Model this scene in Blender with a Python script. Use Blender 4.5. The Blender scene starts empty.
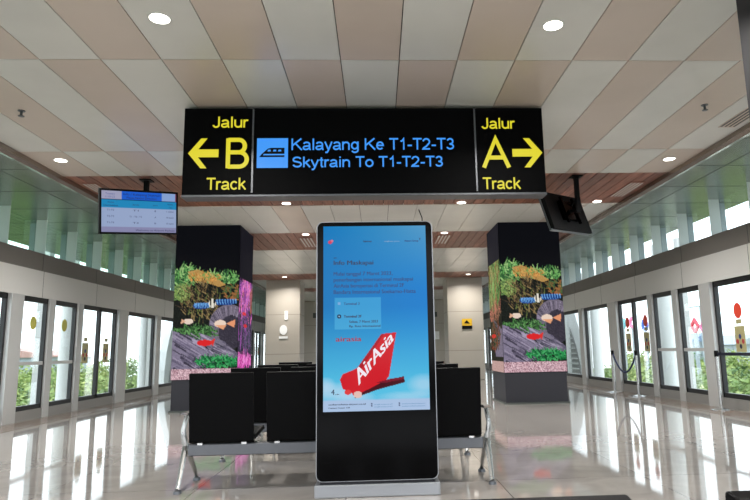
import bpy, bmesh, math, random
import numpy as np
from mathutils import Vector, Matrix
random.seed(7)
rs = np.random.RandomState(5)
S = bpy.context.scene
C = S.collection
PI = math.pi

# ------------------------------------------------------------------ camera
def camera():
    F, PX, PY = 610.0, 406.0, 250.0
    Yc = Vector((378-PX, -(350-PY), F)).normalized()      # world +Y in (right, up, forward) camera terms
    Xc = Vector((1, .0125, (28+1.25)/610)).normalized()
    Xc = (Xc - Yc*Xc.dot(Yc)).normalized()
    Zc = Yc.cross(Xc)
    if Zc.y < 0: Zc = -Zc
    right = Vector((Xc.x, Yc.x, Zc.x)); up = Vector((Xc.y, Yc.y, Zc.y)); fwd = Vector((Xc.z, Yc.z, Zc.z))
    cd = bpy.data.cameras.new('camera'); co = bpy.data.objects.new('camera', cd); C.objects.link(co)
    m = Matrix((( right.x, up.x, -fwd.x, 0), (right.y, up.y, -fwd.y, 0), (right.z, up.z, -fwd.z, 1.08), (0, 0, 0, 1)))
    co.matrix_world = m
    cd.sensor_width = 36; cd.lens = 36*F/750; cd.shift_x = -(PX-375)/750; cd.shift_y = 0
    cd.clip_start = .05; cd.clip_end = 400
    S.camera = co
camera()

# ------------------------------------------------------------------ world, exposure
w = bpy.data.worlds.new('sky'); S.world = w; w.use_nodes = True
nt = w.node_tree; nt.nodes.clear()
wo = nt.nodes.new('ShaderNodeOutputWorld'); bg = nt.nodes.new('ShaderNodeBackground')
tc = nt.nodes.new('ShaderNodeTexCoord'); sp = nt.nodes.new('ShaderNodeSeparateXYZ'); cr = nt.nodes.new('ShaderNodeValToRGB')
nt.links.new(tc.outputs['Generated'], sp.inputs[0]); nt.links.new(sp.outputs['Z'], cr.inputs[0])
cr.color_ramp.elements[0].position = 0; cr.color_ramp.elements[0].color = (.93, .96, 1.0, 1)
cr.color_ramp.elements[1].position = .5; cr.color_ramp.elements[1].color = (.84, .91, 1.0, 1)
nt.links.new(cr.outputs[0], bg.inputs[0]); bg.inputs[1].default_value = 3.2
nt.links.new(bg.outputs[0], wo.inputs[0])
S.view_settings.view_transform = 'Standard'; S.view_settings.look = 'None'
S.view_settings.gamma = 1; S.view_settings.use_curve_mapping = False
S.view_settings.exposure = 0.0
LAMP_W = 55.0      # watts of one ceiling downlight

# ------------------------------------------------------------------ materials
def lin(c):
    return tuple((v/255/12.92 if v/255 <= .04045 else ((v/255+.055)/1.055)**2.4) for v in c)
def srgb(r, g, b): return (*lin((r, g, b)), 1)
MAT = {}
def mat(name, col=(128, 128, 128), rough=.5, metal=0, spec=.5, emit=None, es=1.0, coat=0):
    if name in MAT: return MAT[name]
    m = bpy.data.materials.new(name); m.use_nodes = True
    b = m.node_tree.nodes['Principled BSDF']
    b.inputs['Base Color'].default_value = srgb(*col); b.inputs['Roughness'].default_value = rough
    b.inputs['Metallic'].default_value = metal; b.inputs['Specular IOR Level'].default_value = spec
    b.inputs['Coat Weight'].default_value = coat; b.inputs['Coat Roughness'].default_value = .08
    if emit:
        b.inputs['Emission Color'].default_value = srgb(*emit); b.inputs['Emission Strength'].default_value = es
    MAT[name] = m; return m
def noisy(name, col, col2, scale=8, rough=.5, metal=0, spec=.5, stretch=(1, 1, 1), bump=0, detail=3, rvar=0, coat=0):
    m = mat(name, col, rough, metal, spec, coat=coat); t = m.node_tree; b = t.nodes['Principled BSDF']
    tc = t.nodes.new('ShaderNodeTexCoord'); mp = t.nodes.new('ShaderNodeMapping'); n = t.nodes.new('ShaderNodeTexNoise')
    r = t.nodes.new('ShaderNodeValToRGB'); mp.inputs['Scale'].default_value = stretch
    n.inputs['Scale'].default_value = scale; n.inputs['Detail'].default_value = detail
    t.links.new(tc.outputs['Object'], mp.inputs[0]); t.links.new(mp.outputs[0], n.inputs[0]); t.links.new(n.outputs[0], r.inputs[0])
    r.color_ramp.elements[0].position = .35; r.color_ramp.elements[0].color = srgb(*col)
    r.color_ramp.elements[1].position = .65; r.color_ramp.elements[1].color = srgb(*col2)
    t.links.new(r.outputs[0], b.inputs['Base Color'])
    if bump:
        bp = t.nodes.new('ShaderNodeBump'); bp.inputs['Strength'].default_value = bump; bp.inputs['Distance'].default_value = .01
        t.links.new(n.outputs[0], bp.inputs['Height']); t.links.new(bp.outputs[0], b.inputs['Normal'])
    if rvar:
        mr = t.nodes.new('ShaderNodeMapRange'); mr.inputs[3].default_value = rough-rvar; mr.inputs[4].default_value = rough+rvar
        t.links.new(n.outputs[0], mr.inputs[0]); t.links.new(mr.outputs[0], b.inputs['Roughness'])
    return m
def glass_mat(name, tint=(.93, .97, .97), refl=1.0):
    m = bpy.data.materials.new(name); m.use_nodes = True; t = m.node_tree; t.nodes.clear()
    o = t.nodes.new('ShaderNodeOutputMaterial'); mx = t.nodes.new('ShaderNodeMixShader'); tr = t.nodes.new('ShaderNodeBsdfTransparent')
    g = t.nodes.new('ShaderNodeBsdfGlossy'); lw = t.nodes.new('ShaderNodeLayerWeight'); lw.inputs[0].default_value = .5
    pw = t.nodes.new('ShaderNodeMath'); pw.operation = 'POWER'; pw.inputs[1].default_value = 4.0; t.links.new(lw.outputs['Facing'], pw.inputs[0])
    f = t.nodes.new('ShaderNodeMath'); f.operation = 'MULTIPLY_ADD'; f.inputs[1].default_value = .6; f.inputs[2].default_value = .03; t.links.new(pw.outputs[0], f.inputs[0])
    tr.inputs[0].default_value = (*tint, 1); g.inputs['Roughness'].default_value = .01; g.inputs[0].default_value = (refl, refl, refl, 1)
    t.links.new(f.outputs[0], mx.inputs[0]); t.links.new(tr.outputs[0], mx.inputs[1]); t.links.new(g.outputs[0], mx.inputs[2])
    t.links.new(mx.outputs[0], o.inputs[0]); MAT[name] = m; return m
def attr_screen(name, strength=1.0, gloss=.0):
    m = bpy.data.materials.new(name); m.use_nodes = True; t = m.node_tree; b = t.nodes['Principled BSDF']
    a = t.nodes.new('ShaderNodeAttribute'); a.attribute_name = 'picture'
    b.inputs['Base Color'].default_value = (.004, .004, .004, 1); b.inputs['Roughness'].default_value = .15 if gloss else .6
    b.inputs['Specular IOR Level'].default_value = gloss
    t.links.new(a.outputs['Color'], b.inputs['Emission Color']); b.inputs['Emission Strength'].default_value = strength
    MAT[name] = m; return m

noisy('panel_cream', (222, 219, 212), (230, 227, 220), 1.2, .25, spec=.6)
noisy('panel_tan', (212, 195, 182), (218, 201, 188), 1.2, .24, spec=.6)
mat('panel_gap', (70, 62, 56), .9)
def wood_mat():
    m = noisy('wood_plank', (124, 76, 60), (158, 104, 84), 5, .42, stretch=(6, .5, 6))
    t = m.node_tree; b = t.nodes['Principled BSDF']
    g = t.nodes.new('ShaderNodeNewGeometry'); r = t.nodes.new('ShaderNodeHueSaturation')
    mr = t.nodes.new('ShaderNodeMapRange'); mr.inputs[3].default_value = .7; mr.inputs[4].default_value = 1.25
    t.links.new(g.outputs['Random Per Island'], mr.inputs[0]); t.links.new(mr.outputs[0], r.inputs['Value'])
    src = b.inputs['Base Color'].links[0].from_socket
    t.links.new(src, r.inputs['Color']); t.links.new(r.outputs[0], b.inputs['Base Color'])
wood_mat()
def floor_mat():
    m = mat('floor_tile', (150, 140, 130), .05, spec=1.0); t = m.node_tree; b = t.nodes['Principled BSDF']
    b.inputs['IOR'].default_value = 1.7
    tc = t.nodes.new('ShaderNodeTexCoord'); mp = t.nodes.new('ShaderNodeMapping'); br = t.nodes.new('ShaderNodeTexBrick')
    mp.inputs['Location'].default_value = (.25, -1.57, 0)
    br.offset = 0; br.inputs['Scale'].default_value = 1; br.inputs['Brick Width'].default_value = 1.22; br.inputs['Row Height'].default_value = 1.22
    br.inputs['Mortar Size'].default_value = .004; br.inputs['Mortar Smooth'].default_value = .2
    br.inputs['Color1'].default_value = srgb(156, 151, 146); br.inputs['Color2'].default_value = srgb(166, 161, 156); br.inputs['Mortar'].default_value = srgb(112, 106, 102)
    n = t.nodes.new('ShaderNodeTexNoise'); n.inputs['Scale'].default_value = 2.5; n.inputs['Detail'].default_value = 6
    n.inputs['Distortion'].default_value = 1.2
    mx = t.nodes.new('ShaderNodeMixRGB'); mx.blend_type = 'OVERLAY'; mx.inputs[0].default_value = .3
    t.links.new(tc.outputs['Object'], mp.inputs[0]); t.links.new(mp.outputs[0], br.inputs['Vector']); t.links.new(tc.outputs['Object'], n.inputs[0])
    t.links.new(br.outputs['Color'], mx.inputs[1]); t.links.new(n.outputs[0], mx.inputs[2]); t.links.new(mx.outputs[0], b.inputs['Base Color'])
    n2 = t.nodes.new('ShaderNodeTexNoise'); n2.inputs['Scale'].default_value = 1.1; n2.inputs['Detail'].default_value = 2
    bp = t.nodes.new('ShaderNodeBump'); bp.inputs['Strength'].default_value = .06; bp.inputs['Distance'].default_value = .02
    t.links.new(tc.outputs['Object'], n2.inputs[0]); t.links.new(n2.outputs[0], bp.inputs['Height']); t.links.new(bp.outputs[0], b.inputs['Normal'])
floor_mat()
noisy('granite', (96, 78, 66), (140, 120, 104), 30, .18, spec=.6)
mat('wall_light', (214, 212, 208), .4)
mat('wall_dark', (122, 116, 112), .45)
mat('post_grey', (196, 196, 194), .38, .25)
mat('kick_grey', (150, 148, 144), .4, .3)
mat('black_frame', (22, 22, 24), .4)
mat('trim_bronze', (150, 138, 130), .25, .8)
noisy('soffit_metal', (150, 158, 150), (168, 176, 168), .8, .27, .75)
mat('seam_dark', (70, 76, 72), .6)
mat('fin_pale', (205, 215, 212), .4)
mat('fin_grey', (130, 145, 148), .4)
glass_mat('glass'); glass_mat('glass_green', (.82, .95, .9))
mat('black_gloss', (2, 2, 3), .14, spec=.1); mat('sign_face', (2, 2, 3), .5, spec=.05)
mat('black_matte', (8, 8, 10), .55, spec=.15)
mat('black_seat', (4, 4, 5), .5, spec=.08)
mat('charcoal', (44, 44, 50), .5, spec=.3)
mat('steel', (190, 190, 188), .25, .9)
mat('silver', (160, 163, 168), .35, .6)
mat('beam_grey', (96, 98, 102), .35, .6)
mat('yellow_lit', (20, 20, 5), .5, emit=(222, 210, 38), es=1.0)
mat('blue_lit', (5, 10, 20), .5, emit=(58, 150, 246), es=1.0)
mat('lamp_lit', (255, 255, 255), .5, emit=(255, 250, 240), es=7)
mat('lamp_rim', (215, 213, 208), .4)
mat('stone_beige', (176, 168, 156), .35)
mat('stone_joint', (120, 112, 104), .6)
mat('white_paint', (240, 240, 238), .5)
mat('concrete', (150, 150, 148), .8)
mat('red_sticker', (226, 72, 50), .5)
mat('yellow_sticker', (190, 184, 84), .5)
mat('notice_paper', (176, 168, 122), .5)
mat('notice_blue', (44, 62, 128), .5)
mat('notice_red', (180, 56, 60), .5)
mat('notice_dark', (40, 44, 60), .5)
mat('sign_yellow', (214, 170, 30), .5)
mat('belt', (18, 22, 40), .6)
mat('rope', (34, 44, 84), .6)
noisy('bark', (90, 76, 60), (110, 94, 76), 6, .9)
mat('reflector_pale', (190, 188, 184), .8); noisy('grass', (66, 92, 44), (96, 118, 60), .3, .9)  # pale tone of the added reflecting strip; grass for the ground
def leaf_mat(name, c1, c2):
    m = noisy(name, c1, c2, .8, .6, spec=.2); return m
leaf_mat('leaf_a', (104, 132, 72), (160, 176, 104)); leaf_mat('leaf_b', (116, 142, 76), (176, 182, 110)); leaf_mat('leaf_c', (84, 112, 66), (130, 152, 92))
attr_screen('led_picture', 1.0); attr_screen('kiosk_picture', 1.0, .08); attr_screen('tv_picture', .76, .1)

# ------------------------------------------------------------------ mesh builder
class MB:
    def __init__(s): s.v = []; s.f = []; s.m = []; s.names = []
    def mi(s, m):
        if m not in s.names: s.names.append(m)
        return s.names.index(m)
    def face(s, pts, m='x'):
        n = len(s.v); s.v += [tuple(p) for p in pts]; s.f.append(tuple(range(n, n+len(pts)))); s.m.append(s.mi(m))
    def box(s, x0, x1, y0, y1, z0, z1, m='x'):
        n = len(s.v)
        s.v += [(x0, y0, z0), (x1, y0, z0), (x1, y1, z0), (x0, y1, z0), (x0, y0, z1), (x1, y0, z1), (x1, y1, z1), (x0, y1, z1)]
        for q in ((0, 3, 2, 1), (4, 5, 6, 7), (0, 1, 5, 4), (1, 2, 6, 5), (2, 3, 7, 6), (3, 0, 4, 7)):
            s.f.append(tuple(n+i for i in q)); s.m.append(s.mi(m))
        return s
    def prism(s, poly, axis, a, b, m='x'):
        def P(u, w_, t): return {'x': (t, u, w_), 'y': (u, t, w_), 'z': (u, w_, t)}[axis]
        n = len(s.v); k = len(poly)
        s.v += [P(u, q, a) for u, q in poly] + [P(u, q, b) for u, q in poly]
        s.f.append(tuple(n+i for i in range(k))); s.m.append(s.mi(m))
        s.f.append(tuple(n+k+i for i in reversed(range(k)))); s.m.append(s.mi(m))
        for i in range(k):
            j = (i+1) % k; s.f.append((n+i, n+k+i, n+k+j, n+j)); s.m.append(s.mi(m))
        return s
    def tube(s, path, r, m='x', seg=10):
        path = [Vector(p) for p in path]; rr = r if isinstance(r, (list, tuple)) else [r]*len(path)
        n0 = len(s.v); prev = None
        for i, p in enumerate(path):
            d = (path[min(i+1, len(path)-1)]-path[max(i-1, 0)]).normalized()
            a = prev if prev is not None else (Vector((1, 0, 0)) if abs(d.x) < .9 else Vector((0, 1, 0)))
            a = (a-d*a.dot(d)).normalized(); b = d.cross(a); prev = a
            for k in range(seg):
                t = 2*PI*k/seg; s.v.append(tuple(p+(a*math.cos(t)+b*math.sin(t))*rr[i]))
        L = len(path)
        for i in range(L-1):
            for k in range(seg):
                k2 = (k+1) % seg; s.f.append((n0+i*seg+k, n0+i*seg+k2, n0+(i+1)*seg+k2, n0+(i+1)*seg+k)); s.m.append(s.mi(m))
        s.f.append(tuple(n0+k for k in reversed(range(seg)))); s.m.append(s.mi(m))
        s.f.append(tuple(n0+(L-1)*seg+k for k in range(seg))); s.m.append(s.mi(m))
        return s
    def build(s, name, m=None, parent=None, bevel=0, smooth=False):
        me = bpy.data.meshes.new(name); off = Vector((0, 0, 0))
        if parent is not None: off = WL[parent.name]
        me.from_pydata([(v[0]-off.x, v[1]-off.y, v[2]-off.z) for v in s.v], [], s.f)
        if m is not None: me.materials.append(MAT[m])
        else:
            for q in s.names: me.materials.append(MAT[q])
            me.polygons.foreach_set('material_index', s.m)
        bm = bmesh.new(); bm.from_mesh(me); bmesh.ops.recalc_face_normals(bm, faces=bm.faces); bm.to_mesh(me); bm.free()
        if smooth:
            me.polygons.foreach_set('use_smooth', [True]*len(me.polygons))
            try: me.set_sharp_from_angle(angle=math.radians(40))
            except Exception: pass
        o = bpy.data.objects.new(name, me); C.objects.link(o)
        if parent is not None: o.parent = parent
        WL[o.name] = off
        if bevel:
            b = o.modifiers.new('bevel', 'BEVEL'); b.width = bevel; b.segments = 2; b.limit_method = 'ANGLE'
        return o
WL = {}   # world location of each parent
def tag(o, label, cat, group=None):
    o['label'] = label; o['category'] = cat
    if group: o['group'] = group
    return o
def thing(name, label, cat, loc, group=None):
    o = bpy.data.objects.new(name, None); C.objects.link(o); o.location = loc; o.empty_display_size = .1
    WL[o.name] = Vector(loc); return tag(o, label, cat, group)
def struct_root(name, loc=(0, 0, 0)):
    o = bpy.data.objects.new(name, None); C.objects.link(o); o.location = loc; WL[o.name] = Vector(loc); o['kind'] = 'structure'; return o
def struct(o): o['kind'] = 'structure'; return o
def dup(root, loc, label=None, rot=None):
    r = root.copy(); C.objects.link(r); r.location = loc
    if rot is not None: r.rotation_euler = rot
    if label: r['label'] = label
    for ch in list(root.children):
        c = ch.copy(); C.objects.link(c); c.parent = r
        for g in ch.children:
            d = g.copy(); C.objects.link(d); d.parent = c
    return r
def text_mesh(txt, bbox, y, depth=.004, bold=0.0, face='y', slope=None):
    """lettering in the plane y (facing -Y), fitted to bbox = x0, z0, x1, z1 (z0 the bottom, z1 the top of the line's own ink)"""
    cu = bpy.data.curves.new('t', 'FONT'); cu.body = txt; cu.extrude = .02; cu.resolution_u = 3
    ob = bpy.data.objects.new('t', cu); C.objects.link(ob)
    bpy.context.view_layer.update()
    dg = bpy.context.evaluated_depsgraph_get(); me = bpy.data.meshes.new_from_object(ob.evaluated_get(dg))
    V = [v.co.copy() for v in me.vertices]; F_ = [tuple(p.vertices) for p in me.polygons]
    bpy.data.objects.remove(ob); bpy.data.curves.remove(cu); bpy.data.meshes.remove(me)
    x0 = min(v.x for v in V); x1 = max(v.x for v in V); y0 = min(v.y for v in V); y1 = max(v.y for v in V)
    b = MB(); b.names = ['x']
    for v in V:
        u = (v.x-x0)/(x1-x0); q = (v.y-y0)/(y1-y0); t = -(v.z+.02)/.04*depth
        b.v.append((bbox[0]+u*(bbox[2]-bbox[0]), y-.0005+t, bbox[1]+q*(bbox[3]-bbox[1])))
    b.f = F_; b.m = [0]*len(F_)
    if bold:                                  # a heavier pen: the same letters once more, a hair to the right
        k = len(b.v); b.v += [(v[0]+bold, v[1]+.0001, v[2]) for v in b.v]; b.f = b.f+[tuple(i+k for i in f_) for f_ in F_]; b.m = [0]*len(b.f)
    return b
def fit_lower(txt, x0, base, x1, cap):
    """bbox of the ink when base is the baseline and cap the capital height: descenders reach below"""
    h = cap-base
    return (x0, base-(.28*h if any(c in txt for c in 'gjpqy,') else 0), x1, cap)

# ================================================================== SETTING
CZ = 3.56; XL, XR = -6.1, 5.85; EL, ER = -4.36, 4.27; YB, YE = -4.0, 44.0
# floor
f = MB(); f.box(XL-.1, XR+.1, YB, YE, -.12, 0); struct(f.build('floor', 'floor_tile'))
for nm, a, b_ in (('trim_1', XL+.12, XL+.62), ('trim_2', XR-.62, XR-.12)):
    t = MB(); t.box(a, b_, YB, YE, 0, .003); struct(t.build(nm, 'granite'))

# ceiling: checker of cream and tan metal panels, with bands of wooden planks between
bands = [(8.45, 10.33), (12.8, 15.0), (19.7, 21.4), (24.3, 25.8), (33, 34.8)]
rows = [YB, -2.3, .12, 2.54, 4.96, 7.38, 8.45, None, 10.33, 12.8, None, 15.0, 17.3, 19.7, None, 21.4, 24.3, None, 25.8, 28.2, 30.6, 33.0, None, 34.8, 37.8, 40.8, YE]
ce = MB(); ce.box(EL, ER, YB, YE, CZ+.03, CZ+.08, 'panel_gap'); g = .004
xs = [EL] + [.215+.507*k for k in range(-8, 8) if EL+.1 < .215+.507*k < ER-.1] + [ER]
xi = [0] + [k for k in range(-8, 8) if EL+.1 < .215+.507*k < ER-.1]
xi[0] = xi[1]-1
r = 0
for i in range(len(rows)-1):
    if rows[i] is None or rows[i+1] is None: continue
    for j in range(len(xs)-1):
        # the square left of x=.70 at the very front is tan, its neighbours alternate
        pal = 'panel_cream' if (xi[j]+r) % 2 or rows[i] > 10 and (xi[j]*7+r*3) % 5 else 'panel_tan'
        ce.box(xs[j]+g, xs[j+1]-g, rows[i]+g, rows[i+1]-g, CZ, CZ+.03, pal)
    r += 1
for a, b_ in bands:
    n = int((ER-EL)/.17); st = (ER-EL)/n
    for k in range(n): ce.box(EL+k*st+.006, EL+(k+1)*st-.006, a+.004, b_-.004, CZ+.004, CZ+.03, 'wood_plank')
struct(ce.build('ceiling'))
# roof slab over everything (keeps the sky out above the ceiling)
rf = MB(); rf.box(-7.95, 6.75, YB, YE, 4.3, 4.5); struct(rf.build('ceiling_roof_slab', 'wall_dark'))

def side(sx, X, E, tag_side):
    """one long side: platform screen doors, bulkhead, clerestory with fins, glossy soffit. sx = +1 right, -1 left"""
    def bx(mb, d0, d1, y0, y1, z0, z1, m='x'):      # d = distance outwards from the wall plane
        a, b_ = X+sx*d0, X+sx*d1; mb.box(min(a, b_), max(a, b_), y0, y1, z0, z1, m)
    wl = MB()
    bx(wl, 0, .3, YB, YE, 2.14, 2.62, 'wall_light'); bx(wl, .03, .3, YB, YE, 2.62, 2.95, 'wall_dark')
    bx(wl, .0, .3, YB, YE, 2.62, 2.64, 'wall_dark')
    for y in np.arange(-1.5, YE, 2.15): bx(wl, -.002, .01, y-.004, y+.004, 2.14, 2.62, 'seam_dark'); bx(wl, .026, .04, y-.004, y+.004, 2.64, 2.95, 'seam_dark')
    struct(wl.build('wall_'+tag_side))
    # soffit and the bead along the ceiling's edge
    so = MB(); a, b_ = sorted((E+sx*.1, X+sx*(1.9 if sx < 0 else .85))); so.box(a, b_, YB, YE, 3.6, 3.66, 'soffit_metal')
    for y in np.arange(8.24-1.15*10, YE, 1.15): so.box(a, b_, y-.006, y+.006, 3.598, 3.6, 'seam_dark')
    for x in ([E+sx*.75] + ([X-.3-.16*k for k in range(10)] if sx < 0 else [])): so.box(x-.005, x+.005, YB, YE, 3.598, 3.6, 'seam_dark')
    struct(so.build('ceiling_soffit_'+tag_side))
    ed = MB(); ed.prism([(E, 3.60), (E, 3.5), (E+sx*.05, 3.47), (E+sx*.13, 3.49), (E+sx*.16, 3.56), (E+sx*.16, 3.6)], 'y', YB, YE)
    struct(ed.build('trim_ceiling_edge_'+tag_side, 'trim_bronze', smooth=True))
    # clerestory
    root = struct_root('window_clerestory_'+tag_side, (X, 0, 2.95))
    gl = MB(); bx(gl, .24, .25, YB, YE, 2.95, 3.6); gl.build('glass_pane', 'glass_green' if sx < 0 else 'glass', root)
    y = 10.3-1.15*7
    while y < 36:
        p = MB(); bx(p, .04, .23, y-.006, y+.006, 2.95, 3.6); p.build('fin', 'fin_pale', root)
        q = MB(); bx(q, .26, .5, y+.28, y+.30, 2.95, 3.6); q.build('fin', 'fin_grey', root)
        y += 1.15
    # screen doors and fixed lights between grey posts
    P = lambda lo, hi, d=-.1: (lo, hi, d)
    posts = []; lights = []      # posts: (y0, y1, depth); lights: (y0, y1, kind)
    def module(o):               # the repeat is 8.9 m: double door, two escape doors, wide posts, two fixed lights
        posts.extend([(10.40+o, 10.76+o), (11.66+o, 11.86+o), (12.76+o, 12.98+o), (14.68+o, 15.22+o), (17.15+o, 17.48+o)])
        lights.extend([(10.76+o, 11.66+o, 'escape'), (11.86+o, 12.76+o, 'escape'), (12.98+o, 14.68+o, 'double'), (15.22+o, 17.15+o, 'fixed'), (17.48+o, 19.3+o, 'fixed')])
    for o in (-8.9, 0, 8.9, 17.8): module(o)
    # the last piece before the near wide post is a sliding leaf, as beside the photo's edge
    lights = [l for l in lights if not (8.2 < l[0] < 8.9)]; lights.append((8.58, 10.4, 'sliding'))
    posts = [p for p in posts if p[0] < 40]
    ps = MB()
    for a, b_ in posts:
        wide = b_-a > .3; bx(ps, -.05 if wide else -.02, .12, a, b_, 0, 2.14)
    struct(ps.build('trim_posts_'+tag_side, 'post_grey', bevel=.006))
    nd = 0
    for y0, y1, kind in lights:
        if y0 < -1 or y0 > 38: continue
        nd += 1
        nm = ('window_%d' if kind == 'fixed' else 'door_%d') % (nd + (0 if sx < 0 else 40))
        root = struct_root(nm, (X, y0, 0))
        k = MB(); bx(k, .0, .1, y0, y1, 0, .17); k.build('kick_rail', 'kick_grey', root)
        fr = MB(); spans = [(y0, y1)] if kind != 'double' else [(y0, (y0+y1)/2+.02), ((y0+y1)/2+.02, y1)]
        for a, b_ in spans:
            bx(fr, .02, .09, a, a+.05, .17, 2.14); bx(fr, .02, .09, b_-.05, b_, .17, 2.14); bx(fr, .02, .09, a, b_, .17, .25); bx(fr, .02, .09, a, b_, 2.05, 2.14)
        fr.build('frame', 'black_frame', root)
        gp = MB(); bx(gp, .05, .06, y0+.05, y1-.05, .24, 2.06); gp.build('glass_pane', 'glass', root)
        if kind == 'escape':
            ra = MB(); bx(ra, .015, .085, y0+.05, y1-.05, .94, 1.0); ra.build('push_rail', 'post_grey', root)
        # stickers on the glass
        st = []
        def sticker(yc, red):
            def rect(name, m, ya, yb, za, zb, d=.045, par=root):
                q = MB(); bx(q, d, d+.004, ya, yb, za, zb); return q.build(name, m, par)
            if red:
                c = MB(); c.prism([(yc+.11*math.cos(t), 1.6+.13*math.sin(t)) for t in np.linspace(0, 2*PI, 24, endpoint=False)], 'x', X+sx*.045, X+sx*.049)
                c.build('round_sticker', 'red_sticker', root)
            rect('tag_sticker', 'notice_paper', yc-.075, yc+.075, 1.385, 1.46)
            nn = rect('notice', 'notice_paper', yc-.14, yc+.14, .93, 1.35)
            WL[nn.name] = WL[root.name]
            for dy, dz, m in ((0, .25, 'notice_blue'), (-.075, .17, 'notice_red'), (.075, .17, 'notice_red'), (0, .09, 'notice_dark')):
                c = MB(); c.prism([(yc+dy+.035*math.cos(t), .93+dz+.04*math.sin(t)) for t in np.linspace(0, 2*PI, 12, endpoint=False)], 'x', X+sx*.042, X+sx*.045)
                o_ = c.build('pictogram', m, root); o_.parent = nn
        if kind == 'double': sticker(y0+.30, sx > 0); sticker(y0+1.28, sx > 0)
        if kind == 'sliding' and sx > 0: sticker(9.78, True)
        if kind == 'escape' and sx < 0 and y0 > 9:
            c = MB(); yc = (y0+y1)/2+.05; c.prism([(yc+.10*math.cos(t), 1.68+.12*math.sin(t)) for t in np.linspace(0, 2*PI, 24, endpoint=False)], 'x', X+sx*.045, X+sx*.049)
            c.build('round_sticker', 'yellow_sticker', root)
        if kind == 'sliding' and sx > 0:
            q = text_mesh('BAN', (0, 0, 1, 1), 0)
            v2 = []
            for v in q.v: v2.append((X+.045-v[1]*.3, 9.62-v[0]*.3, 1.78+v[2]*.1))
            q.v = v2; q.build('lettering', 'post_grey', root)
side(-1, XL, EL, 'left'); side(1, XR, ER, 'right')
ew = MB(); ew.box(XL, XR, YE, YE+.2, 0, 3.7); struct(ew.build('wall_far', 'wall_light'))

# ================================================================== pictures for the LED columns
class Pic:
    def __init__(s, wd, ht, bgc):
        s.w, s.h = wd, ht; s.a = np.zeros((ht, wd, 3)); s.a[:] = bgc
        s.Y, s.X = np.mgrid[0:ht, 0:wd]; s.X = (s.X+.5)/wd; s.Y = (s.Y+.5)/ht     # X right, Y down, both 0..1
    def put(s, mask, col, al=1.0): s.a[mask] = s.a[mask]*(1-al)+np.array(col)*al
    def ell(s, cx, cy, rx, ry, col, ang=0, al=1.0, inner=0):
        c, q = math.cos(ang), math.sin(ang); dx, dy = s.X-cx, s.Y-cy
        e = ((dx*c+dy*q)/rx)**2+((-dx*q+dy*c)/ry)**2; s.put((e < 1) & (e >= inner), col, al)
    def poly(s, pts, col, al=1.0):
        ins = np.zeros(s.X.shape, bool); n = len(pts)
        for i in range(n):
            (x1, y1), (x2, y2) = pts[i], pts[(i+1) % n]
            if y1 == y2: continue
            c = ((y1 > s.Y) != (y2 > s.Y)) & (s.X < (x2-x1)*(s.Y-y1)/(y2-y1)+x1); ins ^= c
        s.put(ins, col, al); return ins
    def line(s, x1, y1, x2, y2, wd, col, al=1.0):
        dx, dy = x2-x1, y2-y1; L = dx*dx+dy*dy+1e-9; t = np.clip(((s.X-x1)*dx+(s.Y-y1)*dy)/L, 0, 1)
        asp = s.h/s.w; d = np.hypot(s.X-x1-t*dx, (s.Y-y1-t*dy)*asp); s.put(d < wd*(1-.6*t), col, al)
    def speck(s, mask, amt):
        n = rs.normal(0, amt, s.a.shape[:2])[..., None]; s.a = np.where(mask[..., None], np.clip(s.a+n, 0, 255), s.a)
def frond(p, cx, cy, n, L, cols, wd=.012, a0=-PI, a1=0):
    for _ in range(n):
        a = rs.uniform(a0, a1); l = L*rs.uniform(.4, 1); ox, oy = rs.normal(0, L*.3), rs.normal(0, L*.16)
        p.line(cx+ox, cy+oy, cx+ox+l*math.cos(a), cy+oy+l*.45*math.sin(a), wd, cols[rs.randint(len(cols))])
def bush(p, cx, cy, rx, ry, n, cols, l=.05, wd=.014, a0=-PI, a1=0):
    for _ in range(n):
        t = rs.uniform(0, 2*PI); q = math.sqrt(rs.uniform(0, 1)); x, y = cx+rx*q*math.cos(t), cy+ry*q*math.sin(t)
        a = rs.uniform(a0, a1); k = l*rs.uniform(.5, 1.2); p.line(x, y, x+k*math.cos(a), y+k*.5*math.sin(a), wd, cols[rs.randint(len(cols))])
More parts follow.
